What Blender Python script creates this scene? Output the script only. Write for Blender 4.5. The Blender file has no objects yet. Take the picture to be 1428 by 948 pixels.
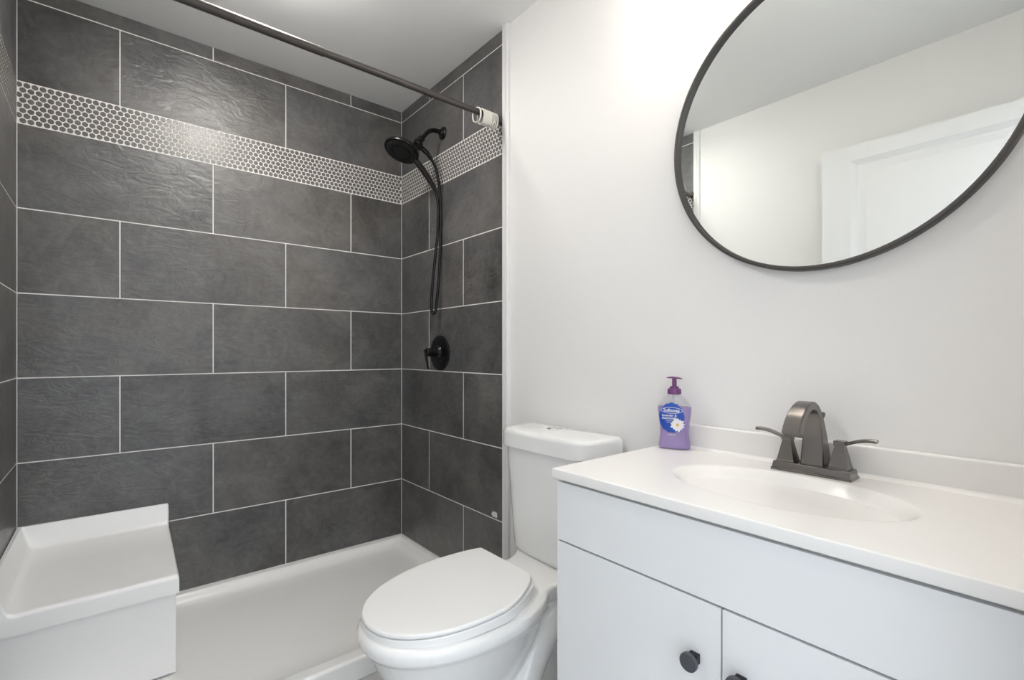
import bpy, bmesh, math, random
from mathutils import Vector, Matrix
random.seed(7)
PI = math.pi
SC = bpy.context.scene
COL = SC.collection

# ------------------------------------------------------------------ camera
cam = bpy.data.cameras.new('camera')
cam_o = bpy.data.objects.new('camera', cam)
COL.objects.link(cam_o)
YAW = 0.8777
cam_o.location = (-1.2582, -2.4832, 1.0945)
cam_o.rotation_euler = (PI/2, 0, YAW - PI/2)
cam.sensor_width = 36.0
cam.lens = 675.15/1428*36
cam.shift_y = 16.7/1428
cam.clip_start = 0.02
SC.camera = cam_o

# ------------------------------------------------------------------ light
WORLD_UP, WORLD_DOWN = 3.3, 1.0     # daylight of the hall through the open doorway
WORLD_COLOR = (0.86, 0.93, 1.0)
LAMP_STRENGTH = 18.0
FILL_LENS_STRENGTH = 72.0  # bottom lens of the added fill light over the shower
FILL_DRUM_STRENGTH = 30.0  # glowing side of the same added fill, lifts the ceiling
LAMP_COLOR = (1.0, 0.94, 0.86)
w = bpy.data.worlds.new('world')
SC.world = w
w.use_nodes = True
bg = w.node_tree.nodes['Background']
bg.inputs[0].default_value = (*WORLD_COLOR, 1)
wt = w.node_tree
wc = wt.nodes.new('ShaderNodeTexCoord')
wsx = wt.nodes.new('ShaderNodeSeparateXYZ')
wm = wt.nodes.new('ShaderNodeMapRange')
wm.inputs['From Min'].default_value = -.35
wm.inputs['From Max'].default_value = .25
wm.inputs['To Min'].default_value = WORLD_DOWN
wm.inputs['To Max'].default_value = WORLD_UP
wt.links.new(wc.outputs['Generated'], wsx.inputs[0])
wt.links.new(wsx.outputs[2], wm.inputs['Value'])
wt.links.new(wm.outputs[0], bg.inputs[1])
pl = bpy.data.lights.new('doorway_portal', 'AREA')
pl.shape = 'RECTANGLE'
pl.size, pl.size_y = 0.79, 2.05
pl.cycles.is_portal = True
po = bpy.data.objects.new('doorway_portal', pl)
COL.objects.link(po)
po.location = (-1.055, -2.60, 1.025)
po.rotation_euler = (PI/2, 0, 0)       # faces +y, into the room
vs = SC.view_settings
vs.view_transform = 'Standard'
vs.look = 'None'
vs.gamma = 1.0
vs.use_curve_mapping = False
vs.exposure = 0.03

# ------------------------------------------------------------------ materials
def mat(name, color=(.8, .8, .8), rough=.5, metal=0.0, spec=.5, coat=0.0, coat_rough=.05):
    m = bpy.data.materials.new(name)
    m.use_nodes = True
    b = m.node_tree.nodes['Principled BSDF']
    b.inputs['Base Color'].default_value = (*color, 1)
    b.inputs['Roughness'].default_value = rough
    b.inputs['Metallic'].default_value = metal
    b.inputs['Specular IOR Level'].default_value = spec
    b.inputs['Coat Weight'].default_value = coat
    b.inputs['Coat Roughness'].default_value = coat_rough
    return m

def N(m, t, **kw):
    n = m.node_tree.nodes.new(t)
    for k, v in kw.items():
        setattr(n, k, v)
    return n

def L(m, a, b):
    m.node_tree.links.new(a, b)

def bump_noise(m, scale, strength, dist=.002, detail=4):
    tc = N(m, 'ShaderNodeTexCoord')
    nz = N(m, 'ShaderNodeTexNoise')
    nz.inputs['Scale'].default_value = scale
    nz.inputs['Detail'].default_value = detail
    bp = N(m, 'ShaderNodeBump')
    bp.inputs['Strength'].default_value = strength
    bp.inputs['Distance'].default_value = dist
    L(m, tc.outputs['Object'], nz.inputs['Vector'])
    L(m, nz.outputs['Fac'], bp.inputs['Height'])
    L(m, bp.outputs['Normal'], m.node_tree.nodes['Principled BSDF'].inputs['Normal'])

M_wall = mat('wall_paint', (.84, .833, .822), .55, spec=.35)
bump_noise(M_wall, 160, .06, .001)
M_ceil = mat('ceiling_paint', (.925, .925, .915), .8, spec=.2)
bump_noise(M_ceil, 120, .05, .001)
M_trim = mat('trim_paint', (.80, .80, .79), .35)
M_door = mat('door_paint', (.82, .825, .83), .35)
M_floor = mat('floor_tile', (.33, .33, .34), .4)
M_grout = mat('grout', (.86, .845, .82), .8, spec=.2)
bump_noise(M_grout, 500, .1, .0005)
M_pan = mat('white_acrylic', (.90, .895, .88), .28)
bump_noise(M_pan, 300, .03, .0005)
M_seat_ac = mat('white_seat_acrylic', (.90, .90, .895), .3)
M_porc = mat('porcelain', (.88, .88, .87), .12, coat=.3)
M_plastic = mat('white_plastic', (.87, .865, .855), .28)
M_cab = mat('white_laminate', (.77, .78, .79), .38)
M_marble = mat('cultured_marble', (.84, .825, .805), .26)
M_black = mat('matte_black_metal', (.006, .006, .0065), .26, metal=.2, spec=.4)
M_handle = mat('dark_satin_metal', (.035, .033, .031), .28, metal=.7)
M_face = mat('black_rubber', (.008, .008, .008), .6)
M_bronze = mat('rod_bronze', (.085, .075, .072), .42, metal=.6)
M_gun = mat('gunmetal', (.185, .172, .164), .25, metal=.95)
M_frame = mat('mirror_frame_metal', (.075, .07, .067), .42, metal=.5)
M_mirror = mat('mirror_glass', (.86, .885, .87), .0, metal=1.0)
M_ring = mat('ring_plastic', (.80, .77, .70), .4)
M_chrome = mat('chrome', (.75, .75, .75), .12, metal=1)
M_knob = mat('knob_charcoal', (.060, .064, .074), .42)
M_gap = mat('shadow_gap', (.05, .05, .05), .8)
M_purple = mat('purple_plastic', (.16, .05, .17), .3)
M_caulk = mat('caulk_white', (.72, .72, .71), .6)
M_braid = mat('braided_steel', (.25, .25, .25), .4, metal=.6)

# slate-look porcelain tile
def slate(name, ca, cb, bump=.35, scl=1.0):
    m = mat(name, ca, .4, spec=.7)
    b = m.node_tree.nodes['Principled BSDF']
    tc = N(m, 'ShaderNodeTexCoord')
    at = N(m, 'ShaderNodeAttribute', attribute_name='tile_offset')
    add = N(m, 'ShaderNodeVectorMath', operation='MULTIPLY_ADD')
    add.inputs[1].default_value = (9, 9, 9)
    L(m, at.outputs['Color'], add.inputs[0])
    L(m, tc.outputs['Object'], add.inputs[2])
    n1 = N(m, 'ShaderNodeTexNoise')
    n1.inputs['Scale'].default_value = 4.5*scl
    n1.inputs['Detail'].default_value = 9
    n1.inputs['Roughness'].default_value = .62
    n1.inputs['Distortion'].default_value = .7
    L(m, add.outputs[0], n1.inputs['Vector'])
    n2 = N(m, 'ShaderNodeTexNoise')
    n2.inputs['Scale'].default_value = 14*scl
    n2.inputs['Detail'].default_value = 8
    n2.inputs['Roughness'].default_value = .6
    n2.inputs['Distortion'].default_value = 2.2
    L(m, add.outputs[0], n2.inputs['Vector'])
    mx = N(m, 'ShaderNodeMix', data_type='FLOAT')
    mx.inputs[0].default_value = .35
    L(m, n1.outputs['Fac'], mx.inputs[2])
    L(m, n2.outputs['Fac'], mx.inputs[3])
    # per tile lightness
    sp = N(m, 'ShaderNodeSeparateColor')
    L(m, at.outputs['Color'], sp.inputs[0])
    ma = N(m, 'ShaderNodeMath', operation='MULTIPLY_ADD')
    ma.inputs[1].default_value = .10
    L(m, sp.outputs[0], ma.inputs[0])
    L(m, mx.outputs[0], ma.inputs[2])
    cr = N(m, 'ShaderNodeValToRGB')
    cr.color_ramp.elements[0].position = .36
    cr.color_ramp.elements[0].color = (*ca, 1)
    cr.color_ramp.elements[1].position = .72
    cr.color_ramp.elements[1].color = (*cb, 1)
    L(m, ma.outputs[0], cr.inputs[0])
    # warm and cool drifts and thin pale veins of the slate print
    n4 = N(m, 'ShaderNodeTexNoise')
    n4.inputs['Scale'].default_value = 2.2
    n4.inputs['Detail'].default_value = 3
    L(m, add.outputs[0], n4.inputs['Vector'])
    tint = N(m, 'ShaderNodeValToRGB')
    tint.color_ramp.elements[0].position = .35
    tint.color_ramp.elements[0].color = (.965, .99, 1.03, 1)
    tint.color_ramp.elements[1].position = .65
    tint.color_ramp.elements[1].color = (1.04, 1.0, .96, 1)
    L(m, n4.outputs['Fac'], tint.inputs[0])
    mt = N(m, 'ShaderNodeMix', data_type='RGBA', blend_type='MULTIPLY')
    mt.inputs[0].default_value = 1
    L(m, cr.outputs[0], mt.inputs[6])
    L(m, tint.outputs[0], mt.inputs[7])
    n5 = N(m, 'ShaderNodeTexNoise')
    n5.inputs['Scale'].default_value = 5.5*scl
    n5.inputs['Detail'].default_value = 6
    n5.inputs['Roughness'].default_value = .55
    n5.inputs['Distortion'].default_value = 1.2
    L(m, add.outputs[0], n5.inputs['Vector'])
    v1 = N(m, 'ShaderNodeMath', operation='SUBTRACT')
    v1.inputs[1].default_value = .52
    L(m, n5.outputs['Fac'], v1.inputs[0])
    v2 = N(m, 'ShaderNodeMath', operation='ABSOLUTE')
    L(m, v1.outputs[0], v2.inputs[0])
    v3 = N(m, 'ShaderNodeMapRange')
    v3.inputs['From Min'].default_value = 0
    v3.inputs['From Max'].default_value = .012
    v3.inputs['To Min'].default_value = .16
    v3.inputs['To Max'].default_value = 0
    L(m, v2.outputs[0], v3.inputs['Value'])
    v4 = N(m, 'ShaderNodeMath', operation='MULTIPLY')
    L(m, v3.outputs[0], v4.inputs[0])
    L(m, n2.outputs['Fac'], v4.inputs[1])
    mv = N(m, 'ShaderNodeMix', data_type='RGBA')
    L(m, v4.outputs[0], mv.inputs[0])
    L(m, mt.outputs[2], mv.inputs[6])
    mv.inputs[7].default_value = (.36, .35, .34, 1)
    L(m, mv.outputs[2], b.inputs['Base Color'])
    # relief
    n3 = N(m, 'ShaderNodeTexNoise')
    n3.inputs['Scale'].default_value = 11*scl
    n3.inputs['Detail'].default_value = 7
    n3.inputs['Roughness'].default_value = .6
    n3.inputs['Distortion'].default_value = 1.6
    mp = N(m, 'ShaderNodeMapping')
    mp.inputs['Rotation'].default_value = (.5, .5, .6)
    mp.inputs['Scale'].default_value = (1, 1, 2.2)
    L(m, add.outputs[0], mp.inputs['Vector'])
    L(m, mp.outputs[0], n3.inputs['Vector'])
    bp = N(m, 'ShaderNodeBump')
    bp.inputs['Strength'].default_value = bump
    bp.inputs['Distance'].default_value = .006
    L(m, n3.outputs['Fac'], bp.inputs['Height'])
    L(m, bp.outputs['Normal'], b.inputs['Normal'])
    rr = N(m, 'ShaderNodeMapRange')
    rr.inputs['To Min'].default_value = .27
    rr.inputs['To Max'].default_value = .42
    L(m, n2.outputs['Fac'], rr.inputs['Value'])
    L(m, rr.outputs[0], b.inputs['Roughness'])
    return m
M_slate = slate('slate_tile', (.044, .043, .0425), (.150, .145, .139), bump=.55)
M_hex = slate('hex_tile', (.085, .079, .073), (.165, .155, .145), bump=.1, scl=3)

# floor: plank look
b = M_floor.node_tree.nodes['Principled BSDF']
tc = N(M_floor, 'ShaderNodeTexCoord')
nz = N(M_floor, 'ShaderNodeTexNoise')
nz.inputs['Scale'].default_value = 6
nz.inputs['Detail'].default_value = 6
cr = N(M_floor, 'ShaderNodeValToRGB')
cr.color_ramp.elements[0].color = (.38, .375, .37, 1)
cr.color_ramp.elements[1].color = (.52, .515, .51, 1)
L(M_floor, tc.outputs['Object'], nz.inputs['Vector'])
L(M_floor, nz.outputs['Fac'], cr.inputs[0])
L(M_floor, cr.outputs[0], b.inputs['Base Color'])

# lamp shade: frosted glass that glows
M_shade = mat('frosted_shade', (.9, .88, .85), .4)
b = M_shade.node_tree.nodes['Principled BSDF']
b.inputs['Emission Color'].default_value = (*LAMP_COLOR, 1)
b.inputs['Emission Strength'].default_value = LAMP_STRENGTH

# clear bottle and tinted soap
M_clear = bpy.data.materials.new('clear_bottle')
M_clear.use_nodes = True
nt = M_clear.node_tree
nt.nodes.clear()
o = nt.nodes.new('ShaderNodeOutputMaterial')
mx = nt.nodes.new('ShaderNodeMixShader')
tr = nt.nodes.new('ShaderNodeBsdfTransparent')
tr.inputs[0].default_value = (.93, .93, .95, 1)
gl = nt.nodes.new('ShaderNodeBsdfGlossy')
gl.inputs['Roughness'].default_value = .08
fr = nt.nodes.new('ShaderNodeFresnel')
fr.inputs[0].default_value = 1.4
gm = nt.nodes.new('ShaderNodeNewGeometry')
iv = nt.nodes.new('ShaderNodeMath'); iv.operation = 'SUBTRACT'; iv.inputs[0].default_value = 1.0
ml = nt.nodes.new('ShaderNodeMath'); ml.operation = 'MULTIPLY'
nt.links.new(gm.outputs['Backfacing'], iv.inputs[1])
nt.links.new(iv.outputs[0], ml.inputs[0])
nt.links.new(fr.outputs[0], ml.inputs[1])
nt.links.new(ml.outputs[0], mx.inputs[0])
nt.links.new(tr.outputs[0], mx.inputs[1])
nt.links.new(gl.outputs[0], mx.inputs[2])
nt.links.new(mx.outputs[0], o.inputs[0])
M_soap = bpy.data.materials.new('lavender_soap')
M_soap.use_nodes = True
nt = M_soap.node_tree
nt.nodes.clear()
o = nt.nodes.new('ShaderNodeOutputMaterial')
mx = nt.nodes.new('ShaderNodeMixShader')
mx.inputs[0].default_value = .45
tr = nt.nodes.new('ShaderNodeBsdfTransparent')
tr.inputs[0].default_value = (.80, .72, .90, 1)
df = nt.nodes.new('ShaderNodeBsdfPrincipled')
df.inputs['Base Color'].default_value = (.56, .44, .76, 1)
df.inputs['Roughness'].default_value = .15
nt.links.new(tr.outputs[0], mx.inputs[1])
nt.links.new(df.outputs[0], mx.inputs[2])
nt.links.new(mx.outputs[0], o.inputs[0])
M_label = mat('label_blue', (.012, .075, .42), .35)
M_label2 = mat('label_light_blue', (.05, .17, .60), .35)
M_white = mat('label_white', (.82, .82, .85), .4)
M_petal = mat('petal_white', (.80, .80, .84), .4)
M_yellow = mat('flower_yellow', (.75, .45, .06), .4)

# ------------------------------------------------------------------ mesh helpers
def finish(bm, sharp=40):
    bmesh.ops.recalc_face_normals(bm, faces=bm.faces)
    a = math.radians(sharp)
    for f in bm.faces:
        f.smooth = True
    for e in bm.edges:
        if len(e.link_faces) == 2 and e.calc_face_angle(0) > a:
            e.smooth = False

def obj(name, bm, m, parent=None, sharp=40, recalc=True):
    if recalc:
        finish(bm, sharp)
    me = bpy.data.meshes.new(name)
    if parent is not None:
        base, q = Vector((0, 0, 0)), parent
        while q is not None:
            base += q.location
            q = q.parent
        bmesh.ops.translate(bm, verts=bm.verts, vec=-base)
    bm.to_mesh(me)
    bm.free()
    for x in (m if isinstance(m, (list, tuple)) else [m]):
        me.materials.append(x)
    ob = bpy.data.objects.new(name, me)
    COL.objects.link(ob)
    if parent is not None:
        ob.parent = parent
    if recalc and 25 < sharp < 180:
        wn = ob.modifiers.new('weighted_normals', 'WEIGHTED_NORMAL')
        wn.keep_sharp = True
    return ob

def thing(name, label, cat, loc, group=None):
    o = bpy.data.objects.new(name, None)
    o.empty_display_size = .05
    COL.objects.link(o)
    o.location = loc
    o['label'] = label
    o['category'] = cat
    if group:
        o['group'] = group
    return o

def tag(o, label, cat, group=None):
    o['label'] = label
    o['category'] = cat
    if group:
        o['group'] = group
    return o

def struct(name, bm, m, parent=None, **kw):
    o = obj(name, bm, m, parent, **kw)
    if parent is None:
        o['kind'] = 'structure'
    return o

def box(bm, lo, hi, bev=0.0, seg=2):
    lo, hi = Vector(lo), Vector(hi)
    r = bmesh.ops.create_cube(bm, size=1)
    vs_ = r['verts']
    for v in vs_:
        v.co = Vector((lo[i] + (v.co[i] + .5)*(hi[i]-lo[i]) for i in range(3)))
    if bev > 0:
        es = list({e for v in vs_ for e in v.link_edges})
        bmesh.ops.bevel(bm, geom=es, offset=bev, segments=seg, affect='EDGES', profile=.5)

def bridge(bm, rings, closed=True, cap0=True, cap1=True):
    vr = [[bm.verts.new(p) for p in r] for r in rings]
    n = len(vr[0])
    for a, c in zip(vr[:-1], vr[1:]):
        for i in range(n if closed else n-1):
            j = (i+1) % n
            bm.faces.new((a[i], a[j], c[j], c[i]))
    if cap0:
        bm.faces.new(list(reversed(vr[0])))
    if cap1:
        bm.faces.new(vr[-1])
    return vr

def catmull(pts, n=8):
    pts = [Vector(p) for p in pts]
    out = []
    P = [pts[0]*2-pts[1]] + pts + [pts[-1]*2-pts[-2]]
    for i in range(1, len(P)-2):
        p0, p1, p2, p3 = P[i-1:i+3]
        for k in range(n):
            t = k/n
            out.append(.5*((2*p1)+(p2-p0)*t+(2*p0-5*p1+4*p2-p3)*t*t+(3*p1-p0-3*p2+p3)*t**3))
    out.append(pts[-1])
    return out

def lerp_list(vals, n):
    out = []
    for i in range(n):
        t = i/(n-1)*(len(vals)-1)
        k = min(int(t), len(vals)-2)
        out.append(vals[k] + (vals[k+1]-vals[k])*(t-k))
    return out

def tube(bm, pts, r, n=14, smooth=8, flat=1.0):
    P = catmull(pts, smooth) if smooth else [Vector(p) for p in pts]
    rs = lerp_list(r, len(P)) if isinstance(r, (list, tuple)) else [r]*len(P)
    t0 = (P[1]-P[0]).normalized()
    ref = Vector((0, 1, 0)) if abs(t0.y) < .9 else Vector((0, 0, 1))
    u = (ref - t0*ref.dot(t0)).normalized()
    rings = []
    for i, p in enumerate(P):
        t = (P[min(i+1, len(P)-1)]-P[max(i-1, 0)]).normalized()
        u = (u - t*u.dot(t)).normalized()
        v = t.cross(u)
        rings.append([p + (u*math.cos(a)*rs[i] + v*math.sin(a)*rs[i]*flat) for a in [2*PI*k/n for k in range(n)]])
    bridge(bm, rings)

def lathe(bm, origin, axis, prof, n=32):
    """prof: list of (distance along axis, radius)"""
    axis = Vector(axis).normalized()
    ref = Vector((0, 0, 1)) if abs(axis.z) < .9 else Vector((1, 0, 0))
    u = (ref - axis*ref.dot(axis)).normalized()
    v = axis.cross(u)
    o = Vector(origin)
    rings = [[o + axis*d + (u*math.cos(2*PI*k/n)+v*math.sin(2*PI*k/n))*max(r, 1e-4) for k in range(n)] for d, r in prof]
    bridge(bm, rings)

def prism(bm, poly, f, depth, cham, lay, val, mi):
    """poly in wall (s,z); f(s,z,d) -> 3-D with d = depth behind the face"""
    cx = sum(p[0] for p in poly)/len(poly)
    cz = sum(p[1] for p in poly)/len(poly)
    top = []
    for s, z in poly:
        d = math.hypot(s-cx, z-cz) or 1
        k = 1-cham*1.3/d
        top.append((cx+(s-cx)*k, cz+(z-cz)*k))
    rings = [[f(s, z, depth) for s, z in poly], [f(s, z, cham*.6) for s, z in poly], [f(s, z, 0) for s, z in top]]
    n0 = len(bm.faces)
    bridge(bm, rings)
    bm.faces.ensure_lookup_table()
    for fc in bm.faces[n0:]:
        fc.material_index = mi
        for lp in fc.loops:
            lp[lay] = val

# ------------------------------------------------------------------ room numbers
W = 1.517                     # shower width
ZC = 2.4376                   # ceiling
ZROW = [.076, .384, .692, 1.0, 1.308, 1.616]
MB, MT, ST = 1.9225, 2.0735, 2.3778
YT = -.915                    # outer edge of the tile on the side walls
YF = -2.478                   # inner face of the wall with the doorway

# ------------------------------------------------------------------ shell
bm = bmesh.new(); box(bm, (-1.75, -2.62, -.08), (.15, .15, 0)); struct('floor', bm, M_floor)
bm = bmesh.new(); box(bm, (-1.75, -2.62, ZC), (.15, .15, ZC+.1)); struct('ceiling', bm, M_ceil)
bm = bmesh.new()
box(bm, (0, YF, 0), (.12, -.925, ZC)); box(bm, (.0105, -.925, 0), (.12, .0105, ZC))
wall_right = struct('wall_right', bm, M_wall)
bm = bmesh.new()
box(bm, (-W-.12, YF, 0), (-W, -.925, ZC)); box(bm, (-W-.12, -.925, 0), (-W-.0105, .0105, ZC))
wall_left = struct('wall_left', bm, M_wall)
bm = bmesh.new(); box(bm, (-W-.12, .0105, 0), (.12, .12, ZC))
wall_back = struct('wall_back', bm, M_wall)
bm = bmesh.new()
DX0, DX1, DZ = -1.45, -.66, 2.06
box(bm, (-W-.12, YF-.12, 0), (DX0, YF, ZC)); box(bm, (DX1, YF-.12, 0), (.12, YF, ZC)); box(bm, (DX0, YF-.12, DZ), (DX1, YF, ZC))
struct('wall_front', bm, M_wall)

# tiled panels
G = .0022    # half grout width
def tile_wall(parent, f, s0, s1, joints, sdir):
    bm = bmesh.new()
    lay = bm.loops.layers.float_color.new('tile_offset')
    # grout bed, 1.2 mm behind the tile faces
    rings = [[f(a, z, d) for a, z in ((s0, .07), (s1, .07), (s1, ZC-.0005), (s0, ZC-.0005))] for d in (.0105, .0012)]
    bridge(bm, rings)
    rows = [(ZROW[i], ZROW[i+1]) for i in range(5)] + [(1.616, MB), (MT, ST), (ST, ZC+.001)]
    for (za, zb), js in zip(rows, joints):
        ss = sorted([s0, s1] + js)
        for a, c in zip(ss[:-1], ss[1:]):
            e = .0006
            p = [(a+G, za+G), (c-G, za+G), (c-G, zb-G), (a+G, zb-G)]
            val = (random.random(), random.random(), random.random(), 1)
            prism(bm, p, f, .0102, .0012, lay, val, 1)
    # hexagon mosaic band
    pit, rp, rad = .0212, .01848, .01015
    nr = 8
    for r in range(nr):
        zc = MB + .0016 + rp*(r+.5)
        n = int((s1-s0)/pit)+2
        for i in range(-1, n):
            sc = s0 + pit*(i + (.25 if r % 2 else .75))
            poly = []
            for k in range(6):
                a = PI/2 + k*PI/3
                for da in (-.20, .20):
                    rr_ = rad*.93
                    poly.append((sc + rr_*math.cos(a+da), zc + rr_*math.sin(a+da)))
            q = [(min(max(s, s0+.0012), s1-.0012), min(max(z, MB+.0012), MT-.0012)) for s, z in poly]
            if max(s for s, z in q)-min(s for s, z in q) < .004:
                continue
            # drop repeated points left by the clipping
            qq = []
            for p in q:
                if not qq or (abs(p[0]-qq[-1][0])+abs(p[1]-qq[-1][1])) > 1e-5:
                    qq.append(p)
            if (abs(qq[0][0]-qq[-1][0])+abs(qq[0][1]-qq[-1][1])) < 1e-5:
                qq.pop()
            if len(qq) < 3:
                continue
            val = (random.random(), random.random(), random.random(), 1)
            prism(bm, qq, f, .004, .0008, lay, val, 2)
    return obj('tile_panel', bm, [M_grout, M_slate, M_hex], parent, sharp=25)

J1, J2, J3, J4 = -1.2271, -.9077, -.6081, -.2892
K1, K2 = -.3022, -.6149
tile_wall(wall_back, lambda s, z, d: Vector((s, d, z)), -W, 0,
          [[J1, J3], [J2, J4], [J1, J3], [J2, J4], [J1, J3], [J2, J4], [J1, J3], [J2, J4]], 1)
tile_wall(wall_right, lambda s, z, d: Vector((d, s, z)), YT, 0,
          [[K2], [K1], [K2], [K1], [K2], [K1], [K2], [K1]], 1)
QA, QB = -.318, -.235
tile_wall(wall_left, lambda s, z, d: Vector((-W-d, s, z)), YT, 0,
          [[QB-.305], [QB-.305], [QA], [QA-.3], [QB], [QB-.3], [QA], [QA-.3]], 1)

# trim boards closing the tile edge: flat board with a raised bead
def trim(name, sx):
    bm = bmesh.new()
    x0 = 0 if sx > 0 else -W
    d = -1 if sx > 0 else 1
    prof = [(-.918, 0), (-.918, .011), (-.921, .013), (-.939, .013), (-.941, .010), (-.944, .010), (-.946, .014), (-.951, .015), (-.956, .011), (-.957, 0)]
    rings = [[Vector((x0 + d*(h+.0002), y, z)) for y, h in prof] for z in (0.002, ZC-.001)]
    bridge(bm, rings)
    return struct(name, bm, M_trim, sharp=30)
trim('trim_1', 1)
trim('trim_2', -1)

# baseboard along the wall behind the toilet
bm = bmesh.new(); box(bm, (-.012, -1.688, .001), (-.0002, -.958, .085), .003)
struct('baseboard_right', bm, M_trim)

# open door leaf, folded back along the left wall
dx = -1.405
bm = bmesh.new()
DY0, DY1, DZ0, DZ1 = -2.438, -1.643, .012, 2.046
box(bm, (dx-.035, DY0, DZ0), (dx-.014, DY1, DZ1))
def frame_ring(y0, y1, z0, z1, x):
    return [Vector((x, y0, z0)), Vector((x, y1, z0)), Vector((x, y1, z1)), Vector((x, y0, z1))]
py0, py1 = DY0+.145, DY1-.145
for z0, z1, za, zb in ((DZ0, .95, .25, .84), (.95, DZ1, 1.06, 1.950)):
    rr_ = [frame_ring(DY0, DY1, z0, z1, dx-.0142), frame_ring(DY0, DY1, z0, z1, dx), frame_ring(py0-.028, py1+.028, za-.028, zb+.028, dx),
           frame_ring(py0-.022, py1+.022, za-.022, zb+.022, dx-.003), frame_ring(py0-.004, py1+.004, za-.004, zb+.004, dx-.011),
           frame_ring(py0+.004, py1-.004, za+.004, zb-.004, dx-.011), frame_ring(py0+.034, py1-.034, za+.034, zb-.034, dx-.004)]
    bridge(bm, rr_)
door = struct('door_1', bm, M_door, sharp=12)
for z in (.25, 1.05, 1.82):
    bm = bmesh.new(); tube(bm, [(dx-.02, DY0-.006, z-.045), (dx-.02, DY0-.006, z+.045)], .006, smooth=0)
    h = obj('hinge', bm, M_chrome, door)

# ------------------------------------------------------------------ shower pan
def rrect(x0, x1, y0, y1, r, z, n=6):
    pts = []
    for cx, cy, a0 in ((x1-r, y1-r, 0), (x0+r, y1-r, PI/2), (x0+r, y0+r, PI), (x1-r, y0+r, 1.5*PI)):
        for k in range(n+1):
            a = a0 + PI/2*k/n
            pts.append(Vector((cx+r*math.cos(a), cy+r*math.sin(a), z)))
    return pts
bm = bmesh.new()
X0, X1, Y0, Y1 = -W+.002, -.002, -.912, -.002
rg = [rrect(X0, X1, Y0, Y1, .004, .001), rrect(X0, X1, Y0, Y1, .004, .062)]
for a in range(1, 5):
    t = a/4*PI/2
    rg.append(rrect(X0, X1, Y0+.012*(1-math.cos(t)), Y1, .004, .062+.012*math.sin(t)))
rg.append(rrect(X0+.018, X1-.018, Y0+.045, Y1-.018, .012, .074))
rg.append(rrect(X0+.024, X1-.024, Y0+.056, Y1-.024, .018, .071))
rg.append(rrect(X0+.034, X1-.034, Y0+.075, Y1-.034, .03, .058))
rg.append(rrect(X0+.048, X1-.048, Y0+.10, Y1-.048, .045, .042))
rg.append(rrect(X0+.070, X1-.070, Y0+.13, Y1-.070, .06, .033))
rg.append(rrect(X0+.13, X1-.13, Y0+.19, Y1-.13, .08, .029))
rg.append(rrect(X0+.45, X1-.45, Y0+.40, Y1-.40, .05, .026))
bridge(bm, rg)
pan = thing('shower_pan', 'white low-curbed shower pan on the floor below grey tiled walls', 'shower pan', (-.76, -.45, 0))
obj('basin', bm, M_pan, pan, sharp=60)
bm = bmesh.new(); lathe(bm, (-.16, -.48, .0300), (0, 0, 1), [(0, .045), (.003, .045), (.0045, .041), (.004, .012), (.002, .008)], 28)
obj('drain', bm, M_chrome, pan)

# ------------------------------------------------------------------ molded seat
seat = thing('shower_bench', 'white molded corner bench with raised wall edges in the shower', 'shower seat', (-1.29, -.27, .03))
bm = bmesh.new()
xs = [0, .010, .014, .020, .028, .038, .050, .066, .09, .15, .25, .33, .38, .41, .425, .433, .437, .440]
ys = [0, .010, .014, .020, .028, .038, .050, .066, .09, .15, .25, .35, .45, .51, .53, .540, .546, .550]
def cove(d):
    if d <= .011:
        return 1.0
    t = min(1, (d-.011)/.036)
    return (1-t)**2.2
def xr(y):
    return (.445 - .012*y/.55)/.44
def hgt(u, v):
    top = .386 - .028*v/.55
    c = max(cove(u), cove(v))
    z = top + (.4625-top)*c
    e = .550-v
    if e < .012:
        z -= .012 - math.sqrt(max(0, .012**2-(.012-e)**2))
    e = .440-u
    if e < .006:
        z -= .006 - math.sqrt(max(0, .006**2-(.006-e)**2))
    return z
gv = [[bm.verts.new((-W+.002 + u*xr(v), -.002 - v, hgt(u, v))) for u in xs] for v in ys]
for j in range(len(ys)-1):
    for i in range(len(xs)-1):
        bm.faces.new((gv[j][i], gv[j+1][i], gv[j+1][i+1], gv[j][i+1]))
per = [gv[0][i] for i in range(len(xs))] + [gv[j][-1] for j in range(1, len(ys))] + [gv[-1][i] for i in range(len(xs)-2, -1, -1)] + [gv[j][0] for j in range(len(ys)-2, 0, -1)]
def low(v, dz, ins=0):
    t = -v.co.y/.55
    return .330 - .030*t + dz
lowv = [bm.verts.new((v.co.x, v.co.y, .300)) for v in per]
n = len(per)
for i in range(n):
    j = (i+1) % n
    bm.faces.new((per[i], per[j], lowv[j], lowv[i]))
bm.faces.new(lowv)
obj('seat_top', bm, M_seat_ac, seat, sharp=50)
bm = bmesh.new()
box(bm, (-W+.003, -.534, .0765), (-1.089, -.003, .3005), .003); box(bm, (-W+.075, -.5335, .034), (-1.0895, -.075, .079))
obj('body', bm, M_seat_ac, seat)

# ------------------------------------------------------------------ curtain rod and rings
RY, RZ = -.903, 2.058
rod = thing('shower_rod', 'dark bronze tension curtain rod spanning the shower opening under the ceiling', 'curtain rod', (-.76, RY, RZ))
bm = bmesh.new()
lathe(bm, (-W+.006, RY, RZ-.006), (1, 0, .004), [(0, .0135), (.78, .0135), (.782, .0118), (W-.012, .0118)], 20)
obj('pole', bm, M_bronze, rod)
for x, d in ((-.0003, -1), (-W+.0003, 1)):
    bm = bmesh.new()
    lathe(bm, (x, RY, RZ), (d, 0, 0), [(0, .018), (.004, .019), (.016, .019), (.022, .016), (.024, .0135)], 24)
    obj('end_cap', bm, M_bronze, rod)

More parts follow.
